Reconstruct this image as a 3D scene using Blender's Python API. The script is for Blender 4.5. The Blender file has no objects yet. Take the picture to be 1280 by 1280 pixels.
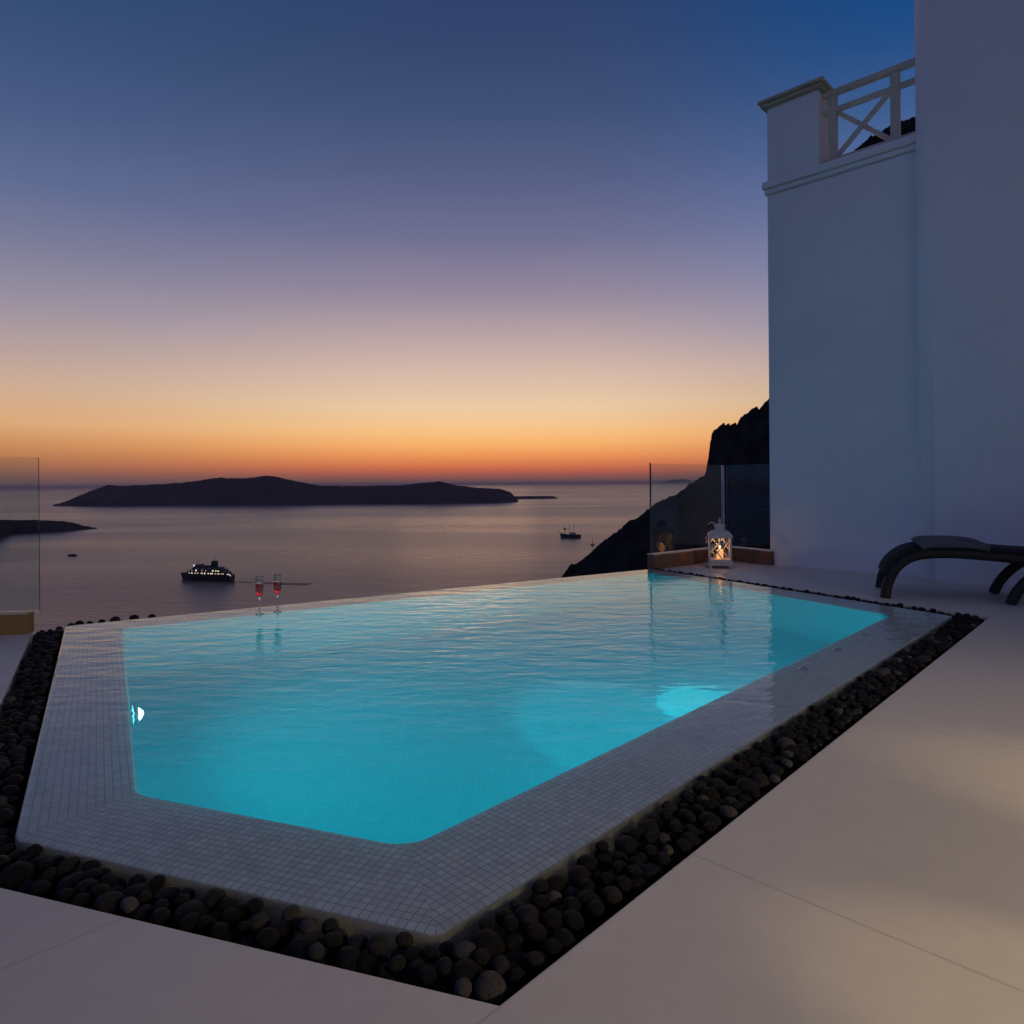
import bpy, math, random
from mathutils import Vector, Matrix, noise
random.seed(11)
S = bpy.context.scene
COL = S.collection
R = math.radians

# ------------------------------------------------------------------ camera
F, CX, HY, ROLL, EYE = 845.0, 640.0, 604.0, R(0.45), 0.95
cam_d = bpy.data.cameras.new('camera'); cam = bpy.data.objects.new('camera', cam_d); COL.objects.link(cam)
cam_d.sensor_width = 36; cam_d.lens = 36 * F / 1280; cam_d.shift_y = -(640 - HY) / 1280
cam_d.clip_start = 0.05; cam_d.clip_end = 300000
cam.location = (0, 0, EYE); cam.rotation_mode = 'XYZ'
cam.rotation_euler = (Matrix.Rotation(R(90), 3, 'X') @ Matrix.Rotation(-ROLL, 3, 'Z')).to_euler()
S.camera = cam

# ------------------------------------------------------------------ world: dusk sky
W = bpy.data.worlds.new('World'); S.world = W; W.use_nodes = True
nt = W.node_tree; nt.nodes.clear()
def N_(t, **k):
    n = nt.nodes.new(t)
    for a, b in k.items(): setattr(n, a, b)
    return n
L_ = lambda a, b: nt.links.new(a, b)
def s2l(c):
    return tuple((x / 255 / 12.92) if x / 255 <= 0.04045 else ((x / 255 + 0.055) / 1.055) ** 2.4 for x in c)
tc = N_('ShaderNodeTexCoord'); sep = N_('ShaderNodeSeparateXYZ'); L_(tc.outputs['Generated'], sep.inputs[0])
def ramp(stops):
    r = N_('ShaderNodeValToRGB'); cr = r.color_ramp
    while len(cr.elements) > 1: cr.elements.remove(cr.elements[0])
    first = True
    for z, c in sorted(stops):
        if first: e = cr.elements[0]; e.position = z; first = False
        else: e = cr.elements.new(z)
        e.color = (*s2l(c), 1)
    return r
mr = N_('ShaderNodeMapRange'); mr.inputs['From Min'].default_value = -0.1; mr.inputs['From Max'].default_value = 0.9
L_(sep.outputs['Z'], mr.inputs['Value'])
def el(y, c):                                      # elevation given by its tangent (604-y)/845
    t = (604 - y) / 845.0; return ((t / math.sqrt(1 + t * t)) + 0.1, c)
sun_side = ramp([(0.0, (60, 50, 55)), el(610, (92, 78, 84)), el(602, (98, 80, 84)), el(594, (152, 86, 80)), el(586, (200, 104, 76)),
                 el(572, (235, 143, 86)), el(556, (250, 177, 107)), el(538, (250, 196, 134)), el(510, (238, 204, 164)), el(475, (222, 190, 170)),
                 el(425, (190, 166, 166)), el(370, (150, 137, 157)), el(300, (112, 112, 146)), el(230, (88, 96, 134)),
                 el(150, (66, 82, 120)), el(60, (52, 70, 110)), el(-60, (40, 62, 106)), (0.75, (74, 80, 116)), (1.0, (76, 77, 106))])
left_side = ramp([(0.0, (50, 48, 60)), el(612, (74, 68, 84)), el(602, (98, 82, 86)), el(592, (130, 92, 84)), el(580, (172, 112, 82)),
                 el(560, (206, 142, 94)), el(538, (222, 170, 124)), el(500, (206, 172, 148)), el(460, (182, 160, 158)),
                 el(410, (150, 142, 160)), el(350, (120, 122, 152)), el(290, (92, 106, 146)), el(200, (68, 88, 130)),
                 el(100, (50, 76, 116)), el(0, (38, 72, 112)), (0.75, (74, 80, 116)), (1.0, (76, 77, 106))])
right_side = ramp([(0.0, (50, 46, 56)), el(612, (84, 74, 84)), el(600, (98, 80, 84)), el(588, (160, 100, 86)), el(570, (205, 132, 90)),
                 el(545, (222, 160, 110)), el(510, (204, 170, 142)), el(470, (184, 162, 160)), el(420, (146, 142, 168)),
                 el(350, (116, 126, 166)), el(270, (86, 108, 156)), el(200, (58, 92, 144)), el(120, (28, 76, 134)),
                 el(50, (4, 70, 130)), el(-60, (2, 62, 122)), (0.75, (70, 80, 116)), (1.0, (76, 77, 106))])
blue_side = ramp([(0.0, (40, 50, 70)), (0.10, (66, 84, 126)), (0.25, (58, 94, 162)), (0.5, (50, 84, 152)), (0.8, (70, 84, 126)), (1.0, (76, 77, 106))])
back_side = ramp([(0.0, (36, 40, 54)), (0.10, (74, 80, 106)), (0.25, (82, 88, 124)), (0.5, (80, 85, 124)), (0.8, (80, 80, 114)), (1.0, (76, 77, 106))])
for r in (sun_side, left_side, right_side, back_side, blue_side): L_(mr.outputs['Result'], r.inputs['Fac'])
at2 = N_('ShaderNodeMath', operation='ARCTAN2'); L_(sep.outputs['X'], at2.inputs[0]); L_(sep.outputs['Y'], at2.inputs[1])  # azimuth, + to the right
def rng(a, b, src):
    m = N_('ShaderNodeMapRange', interpolation_type='SMOOTHSTEP')
    m.inputs['From Min'].default_value = a; m.inputs['From Max'].default_value = b
    L_(src, m.inputs['Value']); return m.outputs['Result']
def mix(f, a, b):
    m = N_('ShaderNodeMix', data_type='RGBA'); L_(f, m.inputs['Factor']); L_(a, m.inputs['A']); L_(b, m.inputs['B']); return m.outputs['Result']
fL = rng(R(-5), R(-40), at2.outputs[0]); fR = rng(R(3), R(34), at2.outputs[0])
ab = N_('ShaderNodeMath', operation='ABSOLUTE'); L_(at2.outputs[0], ab.inputs[0]); fS = rng(R(48), R(80), ab.outputs[0]); fB = rng(R(100), R(150), ab.outputs[0])
c = mix(fL, sun_side.outputs[0], left_side.outputs[0]); c = mix(fR, c, right_side.outputs[0]); c = mix(fS, c, blue_side.outputs[0]); c = mix(fB, c, back_side.outputs[0])
bg1 = N_('ShaderNodeBackground'); bg1.inputs['Strength'].default_value = 0.97; L_(c, bg1.inputs['Color'])
sky = N_('ShaderNodeTexSky', sky_type='NISHITA'); sky.sun_disc = False; sky.sun_elevation = R(-3.0); sky.sun_rotation = R(-4); sky.altitude = 250
bg2 = N_('ShaderNodeBackground'); bg2.inputs['Strength'].default_value = 0.05; L_(sky.outputs[0], bg2.inputs['Color'])
add = N_('ShaderNodeAddShader'); L_(bg1.outputs[0], add.inputs[0]); L_(bg2.outputs[0], add.inputs[1])
wo = N_('ShaderNodeOutputWorld'); L_(add.outputs[0], wo.inputs['Surface'])

# the sun is already under the horizon: only a trace of its glow is left
sd = bpy.data.lights.new('sun', 'SUN'); sd.energy = 0.03; sd.angle = R(12); sd.color = (1, 0.55, 0.3)
so = bpy.data.objects.new('sun', sd); COL.objects.link(so)
so.rotation_euler = Vector((0.07, -1, -0.03)).to_track_quat('-Z', 'Y').to_euler()

S.view_settings.view_transform = 'Standard'; S.view_settings.look = 'None'; S.view_settings.exposure = 0.0; S.view_settings.gamma = 1
S.render.engine = 'CYCLES'
S.cycles.use_denoising = True
S.cycles.max_bounces = 12; S.cycles.transmission_bounces = 10; S.cycles.glossy_bounces = 5; S.cycles.diffuse_bounces = 5
S.cycles.sample_clamp_indirect = 3.0; S.cycles.blur_glossy = 0.5

# ------------------------------------------------------------------ helpers
AN = R(46); AX = Vector((math.cos(AN), math.sin(AN), 0)); NX = Vector((-math.sin(AN), math.cos(AN), 0))
def P(u, v, z=0.0): return AX * u + NX * v + Vector((0, 0, z))
def at(px, py, z=None, Y=None):
    a = px - CX; b = HY - py; c, s = math.cos(ROLL), math.sin(ROLL)
    x = a * c + b * s; u = -a * s + b * c
    t = Y / F if Y is not None else (z - EYE) / u
    return Vector((x * t, F * t, EYE + u * t))

class M:
    def __init__(s): s.v = []; s.f = []; s.uv = []; s.sm = []
    def face(s, pts, uv=None, smooth=False):
        i = len(s.v); s.v += [Vector(p) for p in pts]; s.f.append(list(range(i, i + len(pts))))
        s.uv.append(uv or [(0, 0)] * len(pts)); s.sm.append(smooth)
    def grid(s, rows, closed=False, smooth=True, uvs=None):
        i = len(s.v); n = len(rows[0])
        for r in rows: s.v += [Vector(p) for p in r]
        for a in range(len(rows) - 1):
            for b in range(n if closed else n - 1):
                c = (b + 1) % n
                s.f.append([i + a * n + b, i + a * n + c, i + (a + 1) * n + c, i + (a + 1) * n + b])
                s.uv.append([(0, 0)] * 4); s.sm.append(smooth)
    def prism(s, poly, z0, z1, top=True, bottom=True):
        n = len(poly); T = [Vector((p[0], p[1], z1)) for p in poly]; B = [Vector((p[0], p[1], z0)) for p in poly]
        if top: s.face(T)
        if bottom: s.face(B[::-1])
        for i in range(n): j = (i + 1) % n; s.face([B[i], B[j], T[j], T[i]])
    def box(s, c, sx, sy, sz, rot=None):
        m = rot if rot is not None else Matrix.Identity(3); c = Vector(c)
        q = [c + m @ Vector((x * sx / 2, y * sy / 2, z * sz / 2)) for z in (-1, 1) for y in (-1, 1) for x in (-1, 1)]
        for f in ((0, 2, 3, 1), (4, 5, 7, 6), (0, 1, 5, 4), (2, 6, 7, 3), (0, 4, 6, 2), (1, 3, 7, 5)): s.face([q[k] for k in f])
    def bar(s, a, b, w, h, up=Vector((0, 0, 1))):
        a = Vector(a); b = Vector(b); d = (b - a); l = d.length; d.normalize()
        x = d.cross(up)
        if x.length < 1e-4: x = d.cross(Vector((1, 0, 0)))
        x.normalize(); y = x.cross(d).normalized()
        s.box((a + b) / 2, l, w, h, Matrix((d, x, y)).transposed())
    def tube(s, pts, r, n=10, cap=True):
        pts = [Vector(p) for p in pts]; rows = []; rr = r if isinstance(r, (list, tuple)) else [r] * len(pts)
        up = Vector((0, 0, 1))
        for i, p in enumerate(pts):
            d = (pts[min(i + 1, len(pts) - 1)] - pts[max(i - 1, 0)]).normalized()
            x = d.cross(up)
            if x.length < 0.05: x = d.cross(Vector((0, 1, 0)))
            x.normalize(); y = x.cross(d).normalized()
            rows.append([p + rr[i] * (math.cos(t) * x + math.sin(t) * y) for t in [2 * math.pi * k / n for k in range(n)]])
        s.grid(rows, closed=True)
        if cap: s.face(rows[0]); s.face(rows[-1][::-1])
    def lathe(s, prof, c=(0, 0, 0), n=24, smooth=True):
        c = Vector(c)
        rows = [[c + Vector((r * math.cos(2 * math.pi * k / n), r * math.sin(2 * math.pi * k / n), z)) for k in range(n)] for r, z in prof]
        s.grid(rows, closed=True, smooth=smooth)
    def build(s, name, mat, parent=None, bevel=0, fix=True, closed_solid=False):
        me = bpy.data.meshes.new(name); me.from_pydata([tuple(v) for v in s.v], [], s.f)
        ul = me.uv_layers.new(name='uv'); k = 0
        for fu in s.uv:
            for u in fu: ul.data[k].uv = u; k += 1
        me.polygons.foreach_set('use_smooth', s.sm)
        me.materials.append(mat)
        if fix:
            import bmesh
            bm = bmesh.new(); bm.from_mesh(me); bmesh.ops.remove_doubles(bm, verts=bm.verts, dist=1e-5)
            bmesh.ops.recalc_face_normals(bm, faces=bm.faces)
            if closed_solid and bm.calc_volume(signed=True) < 0: bmesh.ops.reverse_faces(bm, faces=bm.faces)
            bm.to_mesh(me); bm.free()
        me.update()
        o = bpy.data.objects.new(name, me); COL.objects.link(o)
        if parent is not None: o.parent = parent; o.matrix_parent_inverse = parent.matrix_basis.inverted()
        if bevel:
            b = o.modifiers.new('bevel', 'BEVEL'); b.width = bevel; b.segments = 2; b.limit_method = 'ANGLE'
        return o
def tag(o, label, cat, group=None, kind=None):
    if label: o['label'] = label
    if cat: o['category'] = cat
    if group: o['group'] = group
    if kind: o['kind'] = kind
    return o
def empty(name, loc, label, cat, group=None):
    e = bpy.data.objects.new(name, None); COL.objects.link(e); e.location = loc; e.empty_display_size = 0.1
    return tag(e, label, cat, group)
def structure(o, label=None):
    o['kind'] = 'structure'
    if label: o['label'] = label
    return o

# ------------------------------------------------------------------ materials
def mat(name, col, rough=0.6, metal=0, spec=0.5, trans=0, ior=1.5, emis=None, es=0, vary=None, bump=None, coat=0):
    m = bpy.data.materials.new(name); m.use_nodes = True; t = m.node_tree; b = t.nodes['Principled BSDF']
    b.inputs['Base Color'].default_value = (*col, 1); b.inputs['Roughness'].default_value = rough
    b.inputs['Metallic'].default_value = metal; b.inputs['IOR'].default_value = ior
    b.inputs['Specular IOR Level'].default_value = spec; b.inputs['Transmission Weight'].default_value = trans
    b.inputs['Coat Weight'].default_value = coat
    if emis: b.inputs['Emission Color'].default_value = (*emis, 1); b.inputs['Emission Strength'].default_value = es
    tcn = t.nodes.new('ShaderNodeTexCoord')
    if vary:                                       # (scale, amount)
        n = t.nodes.new('ShaderNodeTexNoise'); n.inputs['Scale'].default_value = vary[0]; n.inputs['Detail'].default_value = 5
        t.links.new(tcn.outputs['Object'], n.inputs['Vector'])
        mx = t.nodes.new('ShaderNodeMix'); mx.data_type = 'RGBA'
        mx.inputs['A'].default_value = (*[x * (1 - vary[1]) for x in col], 1); mx.inputs['B'].default_value = (*[min(1, x * (1 + vary[1])) for x in col], 1)
        t.links.new(n.outputs['Fac'], mx.inputs['Factor']); t.links.new(mx.outputs['Result'], b.inputs['Base Color'])
    if bump:                                       # (scale, distance)
        n2 = t.nodes.new('ShaderNodeTexNoise'); n2.inputs['Scale'].default_value = bump[0]; n2.inputs['Detail'].default_value = 6
        t.links.new(tcn.outputs['Object'], n2.inputs['Vector'])
        bp = t.nodes.new('ShaderNodeBump'); bp.inputs['Distance'].default_value = bump[1]; bp.inputs['Strength'].default_value = 1
        t.links.new(n2.outputs['Fac'], bp.inputs['Height']); t.links.new(bp.outputs['Normal'], b.inputs['Normal'])
    return m

def grid_mat(name, c1, c2, cm, w, h, mortar, rough, uv=True, rot=0, loc=(0, 0, 0), depth=0.001, stain=0.0, spec=0.5, smooth=0.1):
    m = bpy.data.materials.new(name); m.use_nodes = True; t = m.node_tree; b = t.nodes['Principled BSDF']
    tcn = t.nodes.new('ShaderNodeTexCoord'); mp = t.nodes.new('ShaderNodeMapping')
    mp.inputs['Rotation'].default_value = (0, 0, rot); mp.inputs['Location'].default_value = loc
    t.links.new(tcn.outputs['UV' if uv else 'Object'], mp.inputs['Vector'])
    br = t.nodes.new('ShaderNodeTexBrick'); br.offset = 0; br.squash = 1
    br.inputs['Color1'].default_value = (*c1, 1); br.inputs['Color2'].default_value = (*c2, 1); br.inputs['Mortar'].default_value = (*cm, 1)
    br.inputs['Scale'].default_value = 1; br.inputs['Mortar Size'].default_value = mortar; br.inputs['Mortar Smooth'].default_value = smooth
    br.inputs['Brick Width'].default_value = w; br.inputs['Row Height'].default_value = h; br.inputs['Bias'].default_value = 0
    t.links.new(mp.outputs[0], br.inputs['Vector'])
    out = br.outputs['Color']
    if stain:
        for sc_, am in ((0.9, stain), (14, stain * 0.6)):
            n = t.nodes.new('ShaderNodeTexNoise'); n.inputs['Scale'].default_value = sc_; n.inputs['Detail'].default_value = 7
            t.links.new(tcn.outputs['Object'], n.inputs['Vector'])
            r = t.nodes.new('ShaderNodeMapRange'); r.inputs['To Min'].default_value = 1 - am; r.inputs['To Max'].default_value = 1 + am
            r.inputs['From Min'].default_value = 0.3; r.inputs['From Max'].default_value = 0.7
            t.links.new(n.outputs['Fac'], r.inputs['Value'])
            vm = t.nodes.new('ShaderNodeVectorMath'); vm.operation = 'SCALE'
            t.links.new(out, vm.inputs[0]); t.links.new(r.outputs['Result'], vm.inputs['Scale']); out = vm.outputs[0]
    t.links.new(out, b.inputs['Base Color'])
    n = t.nodes.new('ShaderNodeTexNoise'); n.inputs['Scale'].default_value = 6; t.links.new(tcn.outputs['Object'], n.inputs['Vector'])
    r = t.nodes.new('ShaderNodeMapRange'); r.inputs['To Min'].default_value = rough - 0.08; r.inputs['To Max'].default_value = rough + 0.1
    t.links.new(n.outputs['Fac'], r.inputs['Value']); t.links.new(r.outputs['Result'], b.inputs['Roughness'])
    b.inputs['Specular IOR Level'].default_value = spec
    bp = t.nodes.new('ShaderNodeBump'); bp.inputs['Distance'].default_value = depth; bp.invert = True
    t.links.new(br.outputs['Fac'], bp.inputs['Height']); t.links.new(bp.outputs['Normal'], b.inputs['Normal'])
    return m

m_deck = grid_mat('paving', (0.60, 0.57, 0.51), (0.64, 0.61, 0.555), (0.5, 0.475, 0.43), 1.4, 0.78, 0.0028, 0.42, uv=False, rot=-AN, loc=(-0.155, -0.875, 0), depth=0.002, stain=0.045)
m_mosaic = grid_mat('mosaic', (0.74, 0.705, 0.66), (0.90, 0.865, 0.81), (0.50, 0.47, 0.45), 0.023, 0.023, 0.0016, 0.3, depth=0.0006, stain=0.09)
m_fascia = grid_mat('mosaic_edge', (0.72, 0.62, 0.47), (0.78, 0.68, 0.52), (0.64, 0.55, 0.42), 0.025, 0.025, 0.001, 0.35, depth=0.0004, stain=0.12)
m_basin = grid_mat('basin_mosaic', (0.05, 0.70, 0.76), (0.055, 0.74, 0.80), (0.045, 0.63, 0.69), 0.025, 0.025, 0.0015, 0.4, depth=0.0001, stain=0.03)
m_plaster = mat('white_plaster', (0.84, 0.83, 0.81), 0.85, spec=0.25, vary=(0.9, 0.13), bump=(5, 0.012))
m_trim = mat('cream_paint', (0.62, 0.55, 0.42), 0.5, vary=(8, 0.08))
m_cap = mat('cap_stone', (0.50, 0.42, 0.30), 0.6, vary=(10, 0.1))
m_kerb_lit = mat('kerb_stone_lit', (0.25, 0.16, 0.06), 0.7, vary=(12, 0.15))  # left kerb: brown stone with warm lamp light put into the base colour
m_kerb = mat('kerb_stone', (0.16, 0.09, 0.06), 0.55, vary=(12, 0.2), bump=(60, 0.001))
m_kerb_top = mat('kerb_capping', (0.45, 0.38, 0.33), 0.4, vary=(12, 0.1))
m_bed = mat('channel_bed', (0.02, 0.02, 0.022), 0.9)
m_rock = mat('cliff_rock', (0.03, 0.029, 0.03), 1.0, spec=0.05, vary=(0.25, 0.85), bump=(0.6, 0.6))
m_island = mat('island_rock', (0.05, 0.045, 0.05), 1.0, spec=0.0, vary=(0.004, 0.8), bump=(0.02, 40))
m_black = mat('black_wicker', (0.004, 0.004, 0.005), 0.5, bump=(90, 0.004))
m_sling = mat('dark_sling', (0.005, 0.005, 0.007), 0.9, bump=(200, 0.001))
m_towel = mat('grey_towel', (0.10, 0.10, 0.115), 0.95, vary=(30, 0.2), bump=(180, 0.003))
m_lant = mat('white_enamel', (0.62, 0.57, 0.52), 0.5, vary=(30, 0.12))
m_steel = mat('steel', (0.55, 0.55, 0.56), 0.25, metal=1)
m_candle = mat('candle_wax', (0.8, 0.62, 0.42), 0.6, emis=(1, 0.42, 0.13), es=0.8)
m_flame = mat('flame', (1, 0.6, 0.2), 0.5, emis=(1, 0.55, 0.2), es=7)
m_wine = mat('red_wine', (0.75, 0.03, 0.02), 0.0, trans=1, ior=1.34)
m_wine.node_tree.nodes['Principled BSDF'].inputs['Base Color'].default_value = (0.62, 0.04, 0.03, 1)

def glass_mat(name, tint, solid=False):
    m = bpy.data.materials.new(name); m.use_nodes = True; t = m.node_tree; t.nodes.clear()
    o = t.nodes.new('ShaderNodeOutputMaterial'); g = t.nodes.new('ShaderNodeBsdfGlass')
    g.inputs['Color'].default_value = (*tint, 1); g.inputs['IOR'].default_value = 1.5; g.inputs['Roughness'].default_value = 0.0
    t.links.new(g.outputs[0], o.inputs[0]); return m
m_glass = glass_mat('pane_glass', (0.92, 0.96, 0.95))
m_flute = glass_mat('crystal', (0.97, 0.98, 0.98))

# pool water: refracting sheet with ripples
def water_mat():
    m = bpy.data.materials.new('pool_water'); m.use_nodes = True; t = m.node_tree; t.nodes.clear()
    o = t.nodes.new('ShaderNodeOutputMaterial'); g = t.nodes.new('ShaderNodeBsdfGlass')
    g.inputs['Color'].default_value = (0.90, 0.99, 1, 1); g.inputs['IOR'].default_value = 1.33; g.inputs['Roughness'].default_value = 0.0
    tcn = t.nodes.new('ShaderNodeTexCoord')
    def wave(scale, sx, sy, det, rot):
        mp = t.nodes.new('ShaderNodeMapping'); mp.inputs['Scale'].default_value = (sx, sy, 1); mp.inputs['Rotation'].default_value = (0, 0, rot)
        n = t.nodes.new('ShaderNodeTexNoise'); n.inputs['Scale'].default_value = scale; n.inputs['Detail'].default_value = det; n.inputs['Roughness'].default_value = 0.5
        n.inputs['Distortion'].default_value = 0.3
        t.links.new(tcn.outputs['Object'], mp.inputs[0]); t.links.new(mp.outputs[0], n.inputs['Vector']); return n.outputs['Fac']
    a = wave(8.0, 0.45, 1.0, 3, R(8)); b2 = wave(21, 0.55, 1.0, 2, R(-15))
    ma = t.nodes.new('ShaderNodeMath'); ma.operation = 'MULTIPLY_ADD'; t.links.new(b2, ma.inputs[0]); ma.inputs[1].default_value = 0.25; t.links.new(a, ma.inputs[2])
    # breeze reaches the far side: calmer towards the near corner of the pool
    sx = t.nodes.new('ShaderNodeSeparateXYZ'); t.links.new(tcn.outputs['Object'], sx.inputs[0])
    r = t.nodes.new('ShaderNodeMapRange'); r.inputs['From Min'].default_value = 1.8; r.inputs['From Max'].default_value = 3.6
    r.inputs['To Min'].default_value = 0.10; r.inputs['To Max'].default_value = 0.85; t.links.new(sx.outputs['Y'], r.inputs['Value'])
    bp = t.nodes.new('ShaderNodeBump'); bp.inputs['Distance'].default_value = 0.008
    t.links.new(r.outputs['Result'], bp.inputs['Strength']); t.links.new(ma.outputs[0], bp.inputs['Height'])
    t.links.new(bp.outputs['Normal'], g.inputs['Normal']); t.links.new(g.outputs[0], o.inputs[0]); return m
m_water = water_mat()

def sea_mat():
    m = bpy.data.materials.new('sea'); m.use_nodes = True; t = m.node_tree; b = t.nodes['Principled BSDF']
    b.inputs['Base Color'].default_value = (0.15, 0.115, 0.12, 1); b.inputs['Roughness'].default_value = 0.28; b.inputs['IOR'].default_value = 1.33
    tcn = t.nodes.new('ShaderNodeTexCoord')
    mp = t.nodes.new('ShaderNodeMapping'); mp.inputs['Scale'].default_value = (0.35, 1, 1); mp.inputs['Rotation'].default_value = (0, 0, R(5))
    t.links.new(tcn.outputs['Object'], mp.inputs[0])
    n = t.nodes.new('ShaderNodeTexNoise'); n.inputs['Scale'].default_value = 0.03; n.inputs['Detail'].default_value = 9; n.inputs['Roughness'].default_value = 0.62
    t.links.new(mp.outputs[0], n.inputs['Vector'])
    bp = t.nodes.new('ShaderNodeBump'); bp.inputs['Distance'].default_value = 4.5; bp.inputs['Strength'].default_value = 1
    t.links.new(n.outputs['Fac'], bp.inputs['Height']); t.links.new(bp.outputs['Normal'], b.inputs['Normal'])
    # broad slicks of calmer water
    mp2 = t.nodes.new('ShaderNodeMapping'); mp2.inputs['Scale'].default_value = (0.25, 1, 1); t.links.new(tcn.outputs['Object'], mp2.inputs[0])
    n2 = t.nodes.new('ShaderNodeTexNoise'); n2.inputs['Scale'].default_value = 0.0012; n2.inputs['Detail'].default_value = 4; n2.inputs['Distortion'].default_value = 0.6
    t.links.new(mp2.outputs[0], n2.inputs['Vector'])
    r = t.nodes.new('ShaderNodeMapRange'); r.inputs['From Min'].default_value = 0.35; r.inputs['From Max'].default_value = 0.65
    r.inputs['To Min'].default_value = 0.25; r.inputs['To Max'].default_value = 0.33
    t.links.new(n2.outputs['Fac'], r.inputs['Value']); t.links.new(r.outputs['Result'], b.inputs['Roughness'])
    return m
m_sea = sea_mat()

# ------------------------------------------------------------------ sea and land
SEA = -250.0
s = M(); s.face([(-120000, -20000, SEA), (120000, -20000, SEA), (120000, 95000, SEA), (-120000, 95000, SEA)])
structure(s.build('sea', m_sea))

def island(name, pts, label, cat='island', thick=1.10, mt=m_island, rough=0.004):
    """pts: (px, py of the crest, py of the shore); the shore fixes the distance"""
    fine = []
    for a, b in zip(pts[:-1], pts[1:]):
        n = max(2, int(abs(b[0] - a[0]) / 4))
        for k in range(n): t = k / n; fine.append(tuple(a[i] + (b[i] - a[i]) * t for i in range(3)))
    fine.append(pts[-1])
    rows = []
    for px, pt, pb in fine:
        f0 = at(px, pb, z=SEA); f0.z = SEA - 2; Y = f0.y
        top = at(px, pt, Y=Y * (1 + (thick - 1) * 0.45))
        top.z += Y * rough * 0.25 * noise.noise(Vector((px * 0.13, 3, 7))) + Y * rough * 0.12 * noise.noise(Vector((px * 0.5, 1, 2)))
        top.z = max(top.z, SEA + 3)
        bk = Vector((f0.x * thick, Y * thick, SEA - 2))
        col = []
        for k in range(9):
            t = k / 8; p = f0.lerp(top, t); hgt = (top.z - SEA)
            p.z = f0.z + (top.z - f0.z) * (t ** 0.75) + hgt * 0.06 * noise.noise(Vector((px * 0.08, t * 4, 5))) * math.sin(math.pi * t)
            col.append(p)
        for k in range(1, 5):
            t = k / 4; col.append(top.lerp(bk, t))
        rows.append(col)
    m = M(); m.grid(rows); o = m.build(name, mt); o['kind'] = 'structure'; o['label'] = label; return o
island('island', [(66, 631, 633), (82, 627, 633), (100, 619, 633), (115, 613, 632.8), (135, 606, 632.5), (150, 607.5, 632.5), (205, 605, 632), (240, 602, 631.6),
                  (262, 598.5, 631.5), (276, 596.5, 631.5), (284, 598, 631.4), (310, 597.5, 631.2), (333, 594.5, 631), (346, 596, 631), (370, 601.5, 630.8), (400, 607, 630.6),
                  (450, 607.5, 630.2), (500, 606.5, 629.8), (530, 603.5, 629.6), (548, 601.5, 629.5), (570, 606.5, 629.4), (600, 610, 629), (625, 611, 628.5), (638, 615, 628), (648, 626, 627.8)],
       'long dark island in the middle of the bay')
island('island', [(-160, 640, 690), (-60, 646, 681), (0, 649.5, 674), (14, 650, 667.5), (40, 650, 666.5), (75, 651, 665), (90, 653, 663.5), (105, 657, 662.5), (121, 660.5, 661.5)],
       'low black headland reaching in from the left edge', thick=1.05)
island('island', [(640, 620.4, 624), (660, 620, 623.6), (690, 620, 623.4), (697, 622, 623.2)], 'thin flat islet right of the long island', thick=1.02, rough=0.0003)
island('island', [(826, 602, 604.6), (840, 600, 604.4), (855, 599, 604.2), (866, 601.5, 604.1)], 'faint far island seen through the glass panel', thick=1.03, rough=0.0005)

# hill and cliff to the right: crest, front slope towards the terrace, back slope to the sea
crest = [(520, 1010, 200), (600, 880, 205), (660, 775, 208), (690, 737, 210), (705, 717, 210), (712, 707, 212), (722, 704, 212), (735, 694, 212), (748, 681, 212), (762, 671, 210), (776, 661, 208),
         (786, 651, 206), (800, 645, 204), (815, 633, 202), (830, 624, 200), (846, 617, 198), (862, 606, 196), (874, 598, 194), (882, 592, 193), (884, 580, 192), (886, 570, 192), (888, 556, 191),
         (889, 545, 190), (892, 538, 190), (899, 533, 189), (904, 529.5, 188), (913, 529.5, 187), (921, 531, 186), (925, 523, 185), (932, 518, 184), (940, 510, 183), (946, 508, 182), (950, 510, 181),
         (957, 502, 180), (965, 495, 179), (985, 470, 174), (1005, 400, 166), (1020, 290, 156), (1036, 222, 150), (1050, 206, 147), (1062, 194, 144), (1080, 177, 138), (1100, 164, 134), (1120, 155, 130), (1140, 147, 126), (1190, 130, 118), (1300, 100, 110)]
rows = []; fine = []
for a, b in zip(crest[:-1], crest[1:]):
    n = max(1, int(math.hypot(b[0] - a[0], b[1] - a[1]) / 2.2))
    for k in range(n): t = k / n; fine.append(tuple(a[i] + (b[i] - a[i]) * t for i in range(3)))
for px, py, Y in fine:
    top = at(px, py, Y=Y)
    j = noise.noise(Vector((px * 0.21, py * 0.21, 3))) * 0.8 + noise.noise(Vector((px * 0.6, py * 0.6, 8))) * 0.7 + noise.noise(Vector((px * 1.4, py * 1.4, 2))) * 0.4
    top += Vector((j * 0.6, 0, j))
    col = []
    for k in range(10, 0, -1):                      # back slope
        d = k * 22.0; col.append(top + Vector((0.15 * d, d, -1.35 * d)) + Vector((0, 0, 3 * noise.noise(Vector((px * 0.05, d * 0.1, 1))))))
    for k in range(0, 30):                          # front slope
        d = 2.6 * k; q = top + Vector((0.10 * d, -d * 0.85, -1.0 * d - 0.006 * d * d))
        amp = min(1, k / 4) * 2.6
        q += Vector((noise.noise(q * 0.12) * amp, noise.noise(q * 0.12 + Vector((9, 0, 0))) * amp, noise.noise(q * 0.3) * amp))
        col.append(q)
    rows.append(col)
m = M(); m.grid(rows, smooth=False); structure(m.build('cliff', m_rock), 'steep black rocky cliff beside the white building')
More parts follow.
